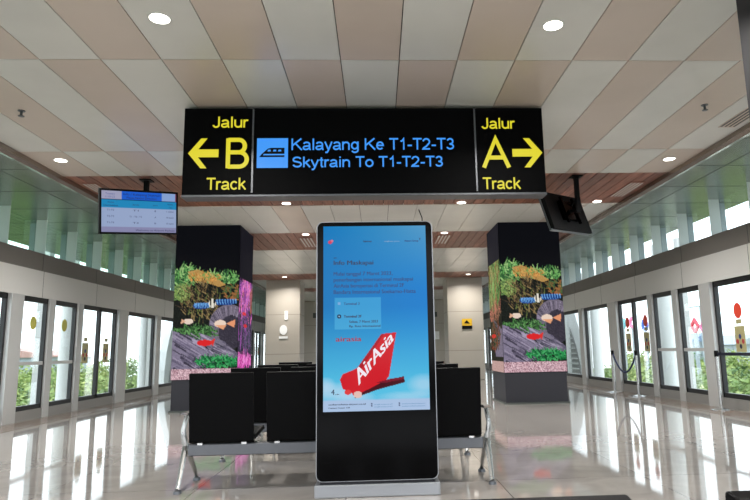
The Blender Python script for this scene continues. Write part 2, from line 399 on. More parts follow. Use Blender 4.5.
def aquarium():
    p = Pic(96, 232, (10, 11, 16)); T, B = .25, .985        # picture between these heights of the LED face
    y = lambda v: T+(B-T)*v
    G1 = [(60, 110, 60), (90, 150, 80), (120, 175, 100), (40, 80, 48), (150, 190, 120)]; BR = [(110, 90, 60), (140, 120, 80), (80, 70, 50), (60, 50, 40)]
    p.put((p.Y > y(.1)), (24, 28, 24))
    bush(p, .18, y(.13), .22, .07, 150, G1, .09); bush(p, .8, y(.15), .2, .035, 70, G1, .08); bush(p, .45, y(.14), .3, .03, 60, G1, .08)
    p.poly([(.2, y(.08)), (.36, y(.06)), (.6, y(.12)), (.8, y(.2)), (.7, y(.22)), (.5, y(.18)), (.3, y(.14))], (180, 140, 80))
    bush(p, .48, y(.14), .26, .03, 90, [(196, 160, 90), (170, 120, 60), (120, 150, 80), (210, 150, 80)], .05)
    bush(p, .12, y(.27), .15, .06, 140, [(150, 170, 100), (120, 150, 80), (90, 120, 70)], .05)
    bush(p, .42, y(.36), .3, .13, 240, BR+[(30, 30, 24), (20, 24, 20), (100, 110, 60)], .12, .01, -PI*.9, -PI*.3)
    bush(p, .9, y(.28), .12, .05, 60, [(150, 100, 60), (110, 90, 50), (70, 100, 60)], .07)
    # arch of grey-violet rock
    p.ell(.86, y(.56), .30, .135, (112, 104, 120)); p.ell(.90, y(.62), .19, .11, (56, 52, 64))
    for _ in range(30):
        t = rs.uniform(PI, 2*PI); p.line(.86+.28*math.cos(t), y(.56)+.12*math.sin(t), .86+.2*math.cos(t), y(.58)+.08*math.sin(t), .012, [(140, 130, 150), (80, 74, 90)][rs.randint(2)])
    bush(p, .35, y(.62), .36, .04, 170, [(70, 120, 64), (50, 90, 50), (100, 150, 90), (40, 64, 40)], .05)
    # slanting rocks
    R1 = [(0, y(.60)), (.33, y(.66)), (.62, y(.8)), (.66, y(.88)), (.2, y(.96)), (0, y(.94))]; R2 = [(.4, y(.62)), (.8, y(.7)), (1, y(.8)), (1, y(.9)), (.66, y(.84)), (.5, y(.72))]
    m1 = p.poly(R2, (118, 112, 130)); m2 = p.poly(R1, (128, 120, 142))
    for _ in range(46):
        x0 = rs.uniform(0, .55); v = rs.uniform(.62, .92); p.line(x0, y(v), x0+.2, y(v+.07), .012, [(84, 78, 98), (160, 150, 172), (60, 56, 72), (104, 96, 120)][rs.randint(4)], .8)
    for _ in range(22):
        x0 = rs.uniform(.45, .85); v = .66+.2*(x0-.45)+rs.uniform(0, .1); p.line(x0, y(v), x0+.15, y(v+.04), .010, [(84, 78, 98), (160, 150, 172), (50, 50, 62)][rs.randint(3)], .8)
    for m_, n_ in ((m1, 26), (m2, 46)):       # cracks and pale edges in the rocks
        for _ in range(n_):
            x0, v = rs.uniform(0, 1), rs.uniform(.6, .95); keep = p.a.copy(); p.line(x0, y(v), x0+.16, y(v+.055), .022, [(46, 42, 56), (176, 166, 190), (92, 86, 106)][rs.randint(3)], .75)
            p.a = np.where(m_[..., None], p.a, keep)
    bush(p, .7, y(.885), .33, .035, 170, [(30, 110, 60), (40, 140, 76), (20, 80, 46), (70, 170, 100)], .07)
    g = p.Y > y(.935); p.put(g, (190, 150, 160)); p.put(g & (rs.rand(*p.X.shape) < .4), (226, 196, 204)); p.put(g & (rs.rand(*p.X.shape) < .25), (140, 104, 116))
    p.speck(p.Y > y(.05), 7)
    # fishes
    for (x0, x1, v) in ((.3, .56, .385), (.60, .98, .355)):
        cx = (x0+x1)/2; p.ell(cx, y(v), (x1-x0)/2, .021, (30, 62, 130))
        for k in range(9): xx = x0+.03+(x1-x0-.05)*k/8; p.line(xx, y(v)-.014, xx+.01, y(v)+.014, .011, (110, 170, 226))
    p.ell(.6, y(.365), .055, .03, (225, 220, 205)); p.line(.57, y(.33), .58, y(.41), .014, (20, 20, 24)); p.line(.63, y(.33), .63, y(.41), .014, (20, 20, 24))
    p.ell(.24, y(.52), .075, .018, (226, 206, 190)); p.poly([(.12, y(.545)), (.2, y(.52)), (.14, y(.50))], (220, 170, 140))
    p.ell(.73, y(.545), .09, .024, (232, 208, 190)); p.poly([(.82, y(.545)), (.96, y(.51)), (.95, y(.58))], (226, 150, 110)); p.poly([(.66, y(.56)), (.82, y(.56)), (.78, y(.60))], (226, 160, 120))
    p.ell(.5, y(.71), .12, .02, (216, 36, 40)); p.poly([(.58, y(.70)), (.66, y(.67)), (.63, y(.74))], (216, 50, 44))
    return p
def coral_side():
    p = Pic(60, 232, (30, 28, 36)); y0 = .36
    p.put(p.Y > y0, (58, 50, 70))
    V = [(190, 90, 190), (150, 70, 160), (214, 130, 206), (110, 60, 130), (230, 120, 170)]
    bush(p, .5, .45, .5, .08, 170, V, .16, .03, -PI*.8, -PI*.2); bush(p, .5, .60, .5, .1, 130, V+[(60, 70, 60), (170, 80, 70)], .2, .03, -PI*.8, -PI*.2)
    bush(p, .5, .75, .5, .1, 120, [(60, 56, 70), (90, 80, 110), (140, 80, 150), (40, 44, 50)], .3, .03, -PI*.7, -PI*.3)
    p.poly([(.8, .42), (1, .38), (1, .56), (.85, .58)], (170, 110, 50), .5)
    p.ell(.4, .58, .14, .012, (214, 60, 70)); p.ell(.5, .66, .14, .012, (200, 50, 60)); bush(p, .5, .91, .6, .03, 150, [(220, 100, 190), (236, 140, 210), (190, 70, 150)], .12, .04)
    p.put(p.Y > .95, (210, 110, 180)); p.speck(p.Y > y0, 10); p.put(p.Y < y0-.01, (26, 25, 32)); return p
def weed_side():
    p = Pic(60, 232, (40, 38, 44)); y0 = .26
    p.put(p.Y > y0, (44, 44, 36)); G = [(120, 160, 90), (90, 130, 70), (150, 180, 110), (60, 90, 50), (140, 110, 70)]
    bush(p, .6, .36, .5, .10, 200, G, .3, .03, -PI*.8, -PI*.2); bush(p, .4, .5, .5, .1, 170, G+[(160, 130, 90)], .3, .03, -PI*.8, -PI*.2)
    bush(p, .5, .62, .5, .05, 80, [(190, 120, 100), (120, 90, 70)], .2, .03)
    p.poly([(.3, .64), (1, .72), (1, .9), (.4, .9)], (120, 112, 130)); bush(p, .4, .78, .4, .1, 120, [(60, 50, 40), (130, 70, 50), (90, 80, 60), (40, 60, 40)], .2, .03)
    p.ell(.3, .76, .2, .014, (200, 60, 50)); g = p.Y > .93; p.put(g, (190, 156, 150)); p.speck(p.Y > y0, 10); p.put(p.Y < y0-.01, (38, 37, 43)); return p
def picture_mesh(name, pic, origin, du, dv, m, parent):
    """a screen: grid of points coloured by the picture; origin = upper left, du = vector to the upper right, dv = vector to the lower left"""
    W_, H_ = pic.w, pic.h; o = Vector(origin)-WL[parent.name]; du, dv = Vector(du), Vector(dv)
    vs = []; 
    for j in range(H_+1):
        for i in range(W_+1): vs.append(tuple(o+du*(i/W_)+dv*(j/H_)))
    fs = [(j*(W_+1)+i, (j+1)*(W_+1)+i, (j+1)*(W_+1)+i+1, j*(W_+1)+i+1) for j in range(H_) for i in range(W_)]
    me = bpy.data.meshes.new(name); me.from_pydata(vs, [], fs); me.materials.append(MAT[m])
    a = pic.a/255.0; a = np.where(a <= .04045, a/12.92, ((a+.055)/1.055)**2.4)
    pad = np.concatenate([a, a[-1:]], 0); pad = np.concatenate([pad, pad[:, -1:]], 1)
    col = np.ones((H_+1, W_+1, 4)); col[..., :3] = pad
    at = me.attributes.new('picture', 'FLOAT_COLOR', 'POINT'); at.data.foreach_set('color', col.reshape(-1).astype(np.float32))
    ob = bpy.data.objects.new(name, me); C.objects.link(ob); ob.parent = parent; return ob
AQ = aquarium()
def led_column(x0, x1, inner, label, sidepic):
    y0, y1 = 11.9, 13.13; t = thing('video_column', label, 'column', ((x0+x1)/2, (y0+y1)/2, 0))
    c = MB(); c.box(x0, x1, y0, y1, .6, CZ); c.build('cladding', 'black_matte', t)
    b = MB(); b.box(x0+.012, x1-.012, y0+.012, y1-.012, 0, .6); b.build('plinth', 'charcoal', t)
    jn = MB(); jn.box(x0-.02, x1+.02, y0-.02, y1+.02, 0, .03); jn.build('skirting', 'seam_dark', t)
    picture_mesh('front_screen', AQ, (x0, y0-.006, CZ-.01), (x1-x0, 0, 0), (0, 0, -(CZ-.01-.6)), 'led_picture', t)
    if inner > 0: picture_mesh('side_screen', sidepic, (x1+.006, y0, CZ-.01), (0, y1-y0, 0), (0, 0, -(CZ-.01-.6)), 'led_picture', t)
    else: picture_mesh('side_screen', sidepic, (x0-.006, y1, CZ-.01), (0, -(y1-y0), 0), (0, 0, -(CZ-.01-.6)), 'led_picture', t)
led_column(-3.90, -2.67, 1, 'square video column on the left showing an aquarium, pink coral on its side', coral_side())
led_column(2.43, 3.66, -1, 'square video column on the right showing an aquarium, green weeds on its side', weed_side())

# near column at the right edge of the view
nc = thing('square_column', 'dark grey square column cut off at the top right edge', 'column', (3.03, 3.05, 0))
b = MB(); b.box(2.42, 3.64, 2.44, 3.66, 0, CZ); b.build('shaft', 'charcoal', nc, bevel=.01)
b = MB(); b.box(2.40, 3.66, 2.42, 3.68, 0, .03); b.build('skirting', 'stone_beige', nc)

# far stone columns
def stone_column(x0, x1, y0, label):
    t = thing('stone_column', label, 'column', ((x0+x1)/2, y0+.6, 0)); b = MB(); b.box(x0, x1, y0, y0+1.22, 0, CZ-.001); b.build('shaft', 'stone_beige', t, bevel=.03)
    j = MB()
    for z in (1.0, 2.35): j.box(x0-.002, x1+.002, y0-.002, y0+1.222, z, z+.012)
    j.build('panel_joint', 'stone_joint', t)
    return t
A1 = stone_column(-3.88, -2.68, 21.4, 'beige stone column far left of the kiosk, nearer of two, round emblem on it')
A2 = stone_column(2.45, 3.72, 21.4, 'beige stone column right of the kiosk carrying the yellow warning sign')
A3 = stone_column(-3.88, -2.68, 30.9, 'beige stone column furthest away on the left, half behind the kiosk')
A4 = stone_column(2.45, 3.72, 30.9, 'beige stone column furthest away on the right, next to the kiosk edge')
def plate(name, label, cat, x, z, w_, h_, y, m):
    b = MB(); b.box(x-w_/2, x+w_/2, y-.02, y, z-h_/2, z+h_/2); return tag(b.build(name, m), label, cat)
plate('wall_plate', 'small white upright plate on the left stone column above its round emblem', 'plate', -3.16, 2.33, .11, .3, 21.39, 'white_paint')
rd = MB(); rd.prism([(-3.25+.13*math.cos(a), 1.83+.17*math.sin(a)) for a in np.linspace(0, 2*PI, 24, endpoint=False)], 'y', 21.37, 21.39)
e = tag(rd.build('round_emblem', 'white_paint'), 'round white emblem on the left stone column', 'emblem')
plate('name_plate', 'white horizontal plate just under the round emblem on the left stone column', 'plate', -3.25, 1.57, .3, .08, 21.39, 'white_paint')
ws = thing('warning_sign', 'yellow and black warning sign on the right stone column', 'sign', (3.12, 21.38, 1.9))
b = MB(); b.box(2.95, 3.30, 21.37, 21.39, 1.86, 2.1); b.build('upper_panel', 'sign_yellow', ws)
b = MB(); b.box(2.95, 3.30, 21.37, 21.39, 1.74, 1.86); b.build('lower_panel', 'black_matte', ws)
b = MB(); b.prism([(3.02, 1.95), (3.22, 1.93), (3.12, 2.05)], 'y', 21.355, 21.37); b.build('pictogram', 'black_matte', ws)
plate('wall_plate', 'small pale square plate low on the furthest right stone column', 'plate', 2.95, 1.75, .28, .4, 30.88, 'white_paint')
plate('wall_plate', 'small dark fitting high on the furthest right stone column', 'plate', 2.95, 3.0-.2, .12, .25, 30.88, 'seam_dark')
plate('wall_plate', 'small dark fitting high on the furthest left stone column', 'plate', -3.15, 2.85, .16, .25, 30.88, 'seam_dark')

# ================================================================== hanging sign
sg = thing('hanging_sign', 'long black overhead direction sign with yellow and blue lettering', 'sign', (-.1, 6.03, 2.61))
b = MB(); b.box(-1.92, 1.73, 5.95, 6.13, 2.628, 3.53); b.build('housing', 'sign_face', sg, bevel=.004)
b = MB(); b.box(-1.925, 1.735, 5.945, 6.135, 2.605, 2.628); b.build('bottom_rail', 'beam_grey', sg, bevel=.003)
for x in (-1.232, 1.022):
    b = MB(); b.box(x-.008, x+.008, 5.942, 5.95, 2.645, 3.53); b.build('divider', 'beam_grey', sg)
for x in (-1.4, 1.2):
    b = MB(); b.tube([(x, 6.04, 3.53), (x, 6.04, CZ+.02)], .02); b.build('hanger', 'steel', sg)
YS = 5.949
def arc(cx, cy, rx, ry, a0, a1, n=14): return [(cx+rx*math.cos(math.radians(a0+(a1-a0)*i/n)), cy+ry*math.sin(math.radians(a0+(a1-a0)*i/n))) for i in range(n+1)]
XH = .72          # height of the small letters, capitals are 1 high; strokes run along the middle of the pen
GLY = {           # advance width, strokes
 'K': (.78, [[(.08, 0), (.08, 1)], [(.70, 1), (.08, .38)], [(.30, .58), (.74, 0)]]),
 'a': (.62, [arc(.29, .50, .20, .17, 165, 0, 10)+[(.49, .14), (.53, .05), (.58, .05)], [(.49, .42), (.42, .36), (.22, .33)]+arc(.22, .19, .15, .14, 90, 270, 10)+[(.32, .06), (.44, .14), (.49, .24)]]),
 'l': (.26, [[(.13, 0), (.13, 1)]]), 'y': (.58, [[(.05, XH), (.29, .04)], [(.53, XH), (.27, -.08), (.20, -.21), (.08, -.21)]]),
 'n': (.62, [[(.09, 0), (.09, XH)], [(.09, .42)]+arc(.31, .46, .20, .20, 165, 0, 12)+[(.51, 0)]]),
 'g': (.64, [arc(.29, .37, .21, .29, 0, 360, 22), [(.51, XH), (.51, -.02)]+arc(.30, -.02, .21, .20, 0, -160, 12)]),
 'e': (.62, [[(.09, .38), (.52, .38)]+arc(.305, .36, .215, .30, 5, 318, 24)]),
 'T': (.66, [[(.02, .95), (.64, .95)], [(.33, .95), (.33, 0)]]), '1': (.58, [[(.14, .74), (.26, .77), (.36, .97), (.36, 0)]]), '-': (.40, [[(.05, .36), (.35, .36)]]),
 '2': (.62, [arc(.30, .68, .22, .26, 170, -28, 14)+[(.30, .28), (.10, .12), (.07, .05), (.55, .05)]]),
 '3': (.62, [arc(.29, .71, .19, .23, 160, -80, 14)+[(.25, .49)], [(.25, .51)]+arc(.29, .26, .22, .21, 80, -165, 16)]),
 'S': (.74, [arc(.36, .72, .26, .22, 20, 225, 14)+[(.30, .535), (.46, .48)]+arc(.37, .28, .27, .23, 50, -170, 16)]),
 'k': (.56, [[(.09, 0), (.09, 1)], [(.48, XH), (.09, .30)], [(.24, .42), (.52, 0)]]), 't': (.34, [[(.17, .92), (.17, .14), (.21, .05), (.31, .05)], [(.03, .67), (.31, .67)]]),
 'r': (.38, [[(.09, 0), (.09, XH)], [(.09, .42), (.13, .58), (.22, .66), (.36, .66)]]), 'i': (.26, [[(.13, 0), (.13, XH)], [(.13, .87), (.13, 1.0)]]),
 'o': (.64, [arc(.32, .36, .24, .31, 0, 360, 24)]), 'J': (.58, [[(.45, 1), (.45, .28)]+arc(.26, .26, .19, .22, 0, -170, 14)]),
 'u': (.62, [[(.09, XH), (.09, .26)]+arc(.30, .26, .20, .21, 180, 350, 12), [(.52, XH), (.52, 0)]]), 'c': (.58, [arc(.30, .36, .22, .31, 40, 320, 22)]),
 'A': (.76, [[(.03, 0), (.38, .98), (.73, 0)], [(.16, .34), (.60, .34)]]),
 'B': (.74, [[(.08, 0), (.08, 1)], [(.08, .95), (.42, .95)]+arc(.42, .74, .19, .21, 90, -90, 12)+[(.08, .53)], [(.42, .53)]+arc(.44, .29, .24, .24, 90, -90, 14)+[(.08, .05)]]), ' ': (.32, [])}
def stroke_text(txt, x0, z0, x1, z1, y, pen, m, parent, depth=.004):
    """sans lettering with an even pen: x0..x1 the width, z0 the baseline, z1 the cap height"""
    tot = sum(GLY[c][0] for c in txt); h = z1-z0; kx = (x1-x0)/tot; b = MB(); cx = x0; hp = pen/2
    for ch in txt:
        for st_ in GLY[ch][1]:
            P_ = [Vector((cx+u*kx, z0+v*h)) for u, v in st_]; P_ = [p_ for i, p_ in enumerate(P_) if i == 0 or (p_-P_[i-1]).length > 1e-5]; L_, R2 = [], []
            for i, p_ in enumerate(P_):
                d1 = (P_[i]-P_[i-1]).normalized() if i else (P_[1]-P_[0]).normalized(); d2 = (P_[i+1]-P_[i]).normalized() if i < len(P_)-1 else d1
                n1, n2 = Vector((-d1.y, d1.x)), Vector((-d2.y, d2.x)); mm = (n1+n2).normalized(); k = hp/max(.45, mm.dot(n1)); L_.append(p_+mm*k); R2.append(p_-mm*k)
            for i in range(len(P_)-1):
                b.prism([tuple(L_[i]), tuple(L_[i+1]), tuple(R2[i+1]), tuple(R2[i])], 'y', y-depth, y)
        cx += GLY[ch][0]*kx
    return b.build('lettering', m, parent)
def sign_text(txt, x0, z0, x1, z1, m, pen=.016): stroke_text(txt, x0, z0, x1, z1, YS, pen, m, sg)
sign_text('Jalur', -1.64, 3.325, -1.28, 3.44, 'yellow_lit'); sign_text('B', -1.50, 2.90, -1.27, 3.21, 'yellow_lit', .042); sign_text('Track', -1.68, 2.68, -1.29, 2.80, 'yellow_lit')
sign_text('Jalur', 1.09, 3.305, 1.44, 3.42, 'yellow_lit'); sign_text('A', 1.09, 2.89, 1.37, 3.20, 'yellow_lit', .042); sign_text('Track', 1.08, 2.665, 1.47, 2.785, 'yellow_lit')
sign_text('Kalayang Ke T1-T2-T3', -.85, 3.085, .81, 3.205, 'blue_lit', .0155); sign_text('Skytrain To T1-T2-T3', -.84, 2.905, .69, 3.015, 'blue_lit', .0155)
def arrow(x0, x1, zc, h, flip):
    pts = [(0, .5), (.42, 1), (.62, 1), (.33, .63), (1, .63), (1, .37), (.33, .37), (.62, 0), (.42, 0)]
    P_ = [((x1-(x1-x0)*u) if flip else (x0+(x1-x0)*u), zc-h/2+h*v) for u, v in pts]
    b = MB(); b.prism(P_, 'y', YS-.004, YS); b.build('arrow', 'yellow_lit', sg)
arrow(-1.87, -1.57, 3.055, .31, False); arrow(1.40, 1.71, 3.045, .31, True)
ic = MB(); ic.box(-1.19, -.88, YS-.003, YS, 2.90, 3.21); ico = ic.build('train_icon', 'blue_lit', sg, bevel=.01); WL[ico.name] = WL[sg.name]
def dk(pts, m='black_matte', d=.003): 
    b = MB(); b.prism(pts, 'y', YS-.003-d, YS-.003); o = b.build('train_shape', m, sg); o.parent = ico; return o
dk([(-1.14, 3.045), (-1.08, 3.10), (-1.05, 3.108), (-.915, 3.108), (-.915, 3.045)]); dk([(-1.165, 3.012), (-1.15, 3.03), (-.915, 3.03), (-.915, 3.012)]); dk([(-1.165, 3.012), (-1.14, 3.045), (-1.12, 3.045), (-1.14, 3.012)])
for x in (-1.085, -1.03, -.98): dk([(x, 3.07), (x+.008, 3.088), (x+.033, 3.088), (x+.033, 3.07)], 'blue_lit', .005)

# ================================================================== kiosk
kt = thing('display_kiosk', 'tall black advertising kiosk with a bright blue airline notice', 'kiosk', (-.02, 4.85, 0))
def rrect(x0, x1, z0, z1, r, n=6):
    o = []
    for cx, cz, a in ((x1-r, z1-r, 0), (x0+r, z1-r, 90), (x0+r, z0+r, 180), (x1-r, z0+r, 270)):
        for k in range(n+1): t = math.radians(a+90*k/n); o.append((cx+r*math.cos(t), cz+r*math.sin(t)))
    return o
KX0, KX1 = -.475, .445
b = MB(); b.prism(rrect(KX0, KX1, .115, 2.095, .05), 'y', 4.785, 4.86); b.build('silver_frame', 'silver', kt)
b = MB(); b.prism(rrect(KX0+.007, KX1-.007, .122, 2.088, .046), 'y', 4.772, 4.786); b.build('front_glass', 'black_gloss', kt)
b = MB(); b.box(KX0-.01, KX1+.01, 4.78, 5.06, 0, .095); b.build('base', 'silver', kt, bevel=.008)
b = MB(); b.box(KX0+.03, KX1-.03, 4.80, 5.0, .095, .13); b.build('neck', 'charcoal', kt)
b = MB(); b.tube([(.37, 4.83, 2.09), (.37, 4.83, 2.13), (.345, 4.83, 2.2)], .004); b.build('antenna', 'black_matte', kt)
SX0, SX1, SZ0, SZ1 = -.42, .39, .625, 2.055
def kiosk_pic():
    p = Pic(162, 286, (20, 120, 190)); X, Y = p.X, p.Y
    px = lambda x: (x-SX0)/(SX1-SX0); pz = lambda z: (SZ1-z)/(SZ1-SZ0)
    L = np.array((6, 118, 186.)); R_ = np.array((84, 152, 196.)); M_ = np.array((24, 150, 214.)); Bc = np.array((86, 190, 226.))
    top = L*(1-X[..., None])+R_*X[..., None]; mid = L*(1-X[..., None]*.6)+np.array((20, 128, 214.))*X[..., None]*.6
    t = np.clip(Y/.35, 0, 1)[..., None]; p.a = top*(1-t)+mid*t; t = np.clip((Y-.45)/.42, 0, 1)[..., None]; p.a = p.a*(1-t)+Bc*t
    for cx, cy, rx, ry, al in ((.1, .90, .28, .05, .6), (.3, .93, .2, .04, .5), (.95, .87, .16, .06, .5), (.8, .93, .3, .03, .4), (.02, .86, .1, .04, .5)):
        for k in range(6): s_ = 1-.13*k; p.ell(cx, cy, rx*s_, ry*s_, (190, 214, 236), al=al*.3)
    g = pz(.715); q = np.clip((Y-g)/.01, 0, 1)[..., None]; p.a = p.a*(1-q)+np.array((168, 192, 224.))*q
    # aircraft tail
    T = [(.03, 1.2), (.145, 1.21), (.085, .88), (.02, .79), (-.18, .725), (-.2, .76), (-.27, .79), (-.29, .86), (-.27, .90), (-.19, .93), (-.15, .95)]
    p.poly([(px(a), pz(b_)) for a, b_ in T], (206, 24, 38)); p.poly([(px(a), pz(b_)) for a, b_ in ((.03, 1.2), (.05, 1.2), (-.13, .93), (-.17, .93))], (170, 14, 30))
    p.poly([(px(a), pz(b_)) for a, b_ in ((-.06, .79), (.06, .85), (.2, .875), (.205, .83), (0, .78), (-.18, .72), (-.16, .745))], (70, 10, 24))
    p.poly([(px(a), pz(b_)) for a, b_ in ((-.02, .83), (.1, .86), (.2, .87), (.2, .855), (.06, .83))], (120, 20, 40))
    p.ell(px(-.155), pz(.745), .04, .018, (226, 190, 180)); p.ell(px(-.23), pz(.765), .03, .014, (220, 60, 60))
    # notice box and small marks
    bx_ = (X > px(-.33)) & (X < px(.03)) & (Y > pz(1.485)) & (Y < pz(1.24)); p.put(bx_, (96, 186, 226), .5)
    p.ell(px(-.295), pz(1.34), .018, .0105, (14, 20, 60)); p.ell(px(-.295), pz(1.34), .007, .004, (150, 200, 230)); p.ell(px(-.295), pz(1.44), .014, .008, (170, 180, 226), al=.6)
    p.ell(px(-.365), pz(1.925), .02, .009, (206, 60, 90)); p.ell(px(-.35), pz(1.935), .012, .006, (220, 110, 130))
    for x, m_ in ((-.05, .67), (-.05, .655), (.16, .67), (.16, .655)): p.ell(px(x), pz(m_+.004), .007, .004, (30, 40, 90))
    p.line(px(-.09), pz(.68), px(-.09), pz(.645), .002, (90, 110, 150))
    return p
scr = picture_mesh('screen', kiosk_pic(), (SX0, 4.770, SZ1), (SX1-SX0, 0, 0), (0, 0, SZ0-SZ1), 'kiosk_picture', kt)
mat('ink_navy', (5, 5, 10), .5, emit=(4, 22, 66)); mat('ink_soft', (5, 5, 10), .5, emit=(6, 42, 104)); mat('ink_red', (9, 2, 2), .5, emit=(150, 16, 52)); mat('ink_white', (9, 9, 9), .5, emit=(236, 226, 236)); mat('ink_pale', (9, 9, 9), .5, emit=(110, 150, 190))
def kt_text(txt, x0, z0, x1, z1, m, bold=.0014):
    o = text_mesh(txt, fit_lower(txt, x0, z0, x1, z1), 4.7695, depth=.0008, bold=bold).build('lettering', m, kt); return o
kt_text('INFO', -.34, 1.797, -.315, 1.805, 'ink_navy'); kt_text('Info Maskapai', -.34, 1.745, -.03, 1.78, 'ink_navy', .0026)
kt_text('Mulai tanggal 7 Maret 2023,', -.34, 1.66, .12, 1.69, 'ink_soft'); kt_text('penerbangan internasional maskapai', -.34, 1.613, .28, 1.643, 'ink_soft')
kt_text('AirAsia beroperasi di Terminal 2F', -.34, 1.565, .21, 1.595, 'ink_soft'); kt_text('Bandara Internasional Soekarno-Hatta', -.34, 1.517, .30, 1.547, 'ink_soft')
kt_text('Terminal 3', -.262, 1.43, -.14, 1.45, 'ink_soft'); kt_text('Terminal 2F', -.262, 1.332, -.125, 1.352, 'ink_navy', .0026)
kt_text('Selasa, 7 Maret 2023', -.22, 1.293, .0, 1.31, 'ink_navy'); kt_text('Rp. Rute Internasional', -.22, 1.257, .02, 1.274, 'ink_navy')
kt_text('airasia', -.325, 1.15, -.13, 1.185, 'ink_red', .004)
kt_text('soekarnohatta-airport.co.id', -.38, .672, -.10, .684, 'ink_navy', .0016); kt_text('Contact Center 138', -.38, .648, -.22, .658, 'ink_navy')
for x, z in ((-.035, .668), (-.035, .650)): kt_text('angkasapura2', x, z, x+.14, z+.010, 'ink_pale')
for x, z in ((.175, .668), (.175, .650)): kt_text('soekarnohattaairport', x, z, x+.18, z+.010, 'ink_pale')
kt_text('InJourney', -.105, 1.925, -.04, 1.94, 'ink_navy'); kt_text('angkasa pura', .06, 1.925, .18, 1.937, 'ink_pale'); kt_text('Airport Group', .22, 1.925, .33, 1.94, 'ink_soft'); kt_text('Y', .335, 1.935, .35, 1.955, 'ink_navy')
kt_text('4', -.36, .75, -.335, .79, 'ink_navy'); kt_text('th 2023', -.33, .75, -.30, .757, 'ink_navy')
q = text_mesh('AirAsia', (0, 0, 1, 1), 0, depth=.0008, bold=.02)     # slanting script up the tail
ax, az = Vector((-.175, .835)), Vector((.10, 1.165)); d = az-ax; nrm_ = Vector((-d.y, d.x)).normalized()
nv = []
for v in q.v:
    hh = .075-.02*v[0]; P_ = ax+d*v[0]+nrm_*(v[2]-.35)*hh*1.25+d.normalized()*(v[2]*.05); nv.append((P_.x, 4.7695+v[1], P_.y))
q.v = nv; q.build('lettering', 'ink_white', kt)

# ================================================================== television screens on ceiling poles
def tv(name, label, loc, euler, W_, H_, T_, face, pole, picf):
    t = thing(name, label, 'television', loc)
    R_ = Matrix.Rotation(euler[2], 3, 'Z') @ Matrix.Rotation(euler[0], 3, 'X') @ Matrix.Rotation(euler[1], 3, 'Y')
    def put(mb, nm, m, bevel=0):
        mb.v = [tuple(R_ @ Vector(v) + Vector(loc)) for v in mb.v]; return mb.build(nm, m, t, bevel=bevel)
    s_ = face            # +1: lit face towards local -Y at y=0; -1: back at y=0, lit face at y=T
    yf, yb = (0, T_) if s_ > 0 else (T_, 0)
    b = MB(); b.box(-W_/2, W_/2, min(yf, yb), max(yf, yb), -H_/2, H_/2); put(b, 'case', 'black_matte', .006)
    if s_ < 0:
        b = MB(); b.box(-W_/2-.004, W_/2+.004, T_*.45, T_+.004, -H_/2-.006, -H_/2+.012); put(b, 'bottom_bezel', 'silver')
        b = MB(); b.box(-W_/2-.006, -W_/2+.008, T_*.7, T_+.004, -H_/2, H_/2); put(b, 'side_bezel', 'beam_grey')
        b = MB(); b.box(-.2, .2, -.05, 0, -.14, .16); b.box(-.17, -.13, -.07, -.04, -.2, .22); b.box(.13, .17, -.07, -.04, -.2, .22); put(b, 'wall_mount', 'black_gloss')
        b = MB(); b.tube([(.1, -.05, .1), (.16, -.14, .2), (.3, -.12, .24), (.36, -.05, .12), (.3, -.02, .0)], .008, seg=6); put(b, 'cable', 'black_matte')
    else:
        b = MB(); b.box(-.2, .2, T_, T_+.05, -.14, .16); put(b, 'wall_mount', 'black_gloss')
    b = MB(); b.box(pole[0]-.03, pole[0]+.03, pole[1]-.03, pole[1]+.03, loc[2]-.05, CZ+.01); b.build('pole', 'black_matte', t)
    b = MB(); b.box(pole[0]-.08, pole[0]+.08, pole[1]-.08, pole[1]+.08, CZ-.012, CZ); b.build('ceiling_plate', 'black_matte', t)
    b = MB(); b.tube([(pole[0], pole[1], loc[2]), tuple(R_ @ Vector((0, yb+(.02 if s_ > 0 else -.02), 0))+Vector(loc))], .03); b.build('bracket', 'black_matte', t)
    if s_ > 0:
        bz = .028; p = picf(); mxw = W_/2-bz; mxh = H_/2-bz
        sc_ = picture_mesh('screen', p, Vector((0, 0, 0))+WL[t.name], (1, 0, 0), (0, 0, 1), 'tv_picture', t)
        me = sc_.data; k = 0
        for j in range(p.h+1):
            for i in range(p.w+1):
                me.vertices[k].co = R_ @ Vector((-mxw+2*mxw*i/p.w, -.002, mxh-2*mxh*j/p.h)); k += 1
        def tt(txt, x0, z0, x1, z1, m):
            o = text_mesh(txt, fit_lower(txt, x0, z0, x1, z1), -.0025, depth=.0008)
            put(o, 'lettering', m)
        return tt
def tv_pic():
    p = Pic(100, 58, (166, 184, 222)); X, Y = p.X, p.Y
    p.put((Y < .2) & (X < .26), (176, 176, 206)); p.put((Y < .2) & (X > .26) & (X < .80), (36, 104, 226)); p.put((Y < .2) & (X > .80), (150, 180, 232)); p.put((Y > .2) & (Y < .225), (20, 40, 80))
    p.put((Y >= .225) & (Y < .42), (40, 150, 206)); p.put(Y > .875, (150, 150, 190)); p.put((Y < .22) & (X > .985), (130, 60, 80)); return p
mat('tv_ink', (5, 5, 10), .5, emit=(22, 28, 74)); mat('tv_ink_soft', (5, 5, 10), .5, emit=(80, 92, 146))
tt = tv('television', 'lit ceiling television on the left showing a blue train timetable', (-3.27, 8.42, 3.03), (.16, -.096, .678), 1.05, .612, .06, 1, (-3.30, 8.68), tv_pic)
tt('Info / Kalayang Skytrain', -.22, .225, .27, .258, 'tv_ink'); tt('Please Notice Direction', -.18, .18, .22, .21, 'tv_ink')
tt('Tuesday', -.45, .225, -.33, .25, 'tv_ink_soft'); tt('11:05:22', -.45, .185, -.33, .21, 'tv_ink_soft')
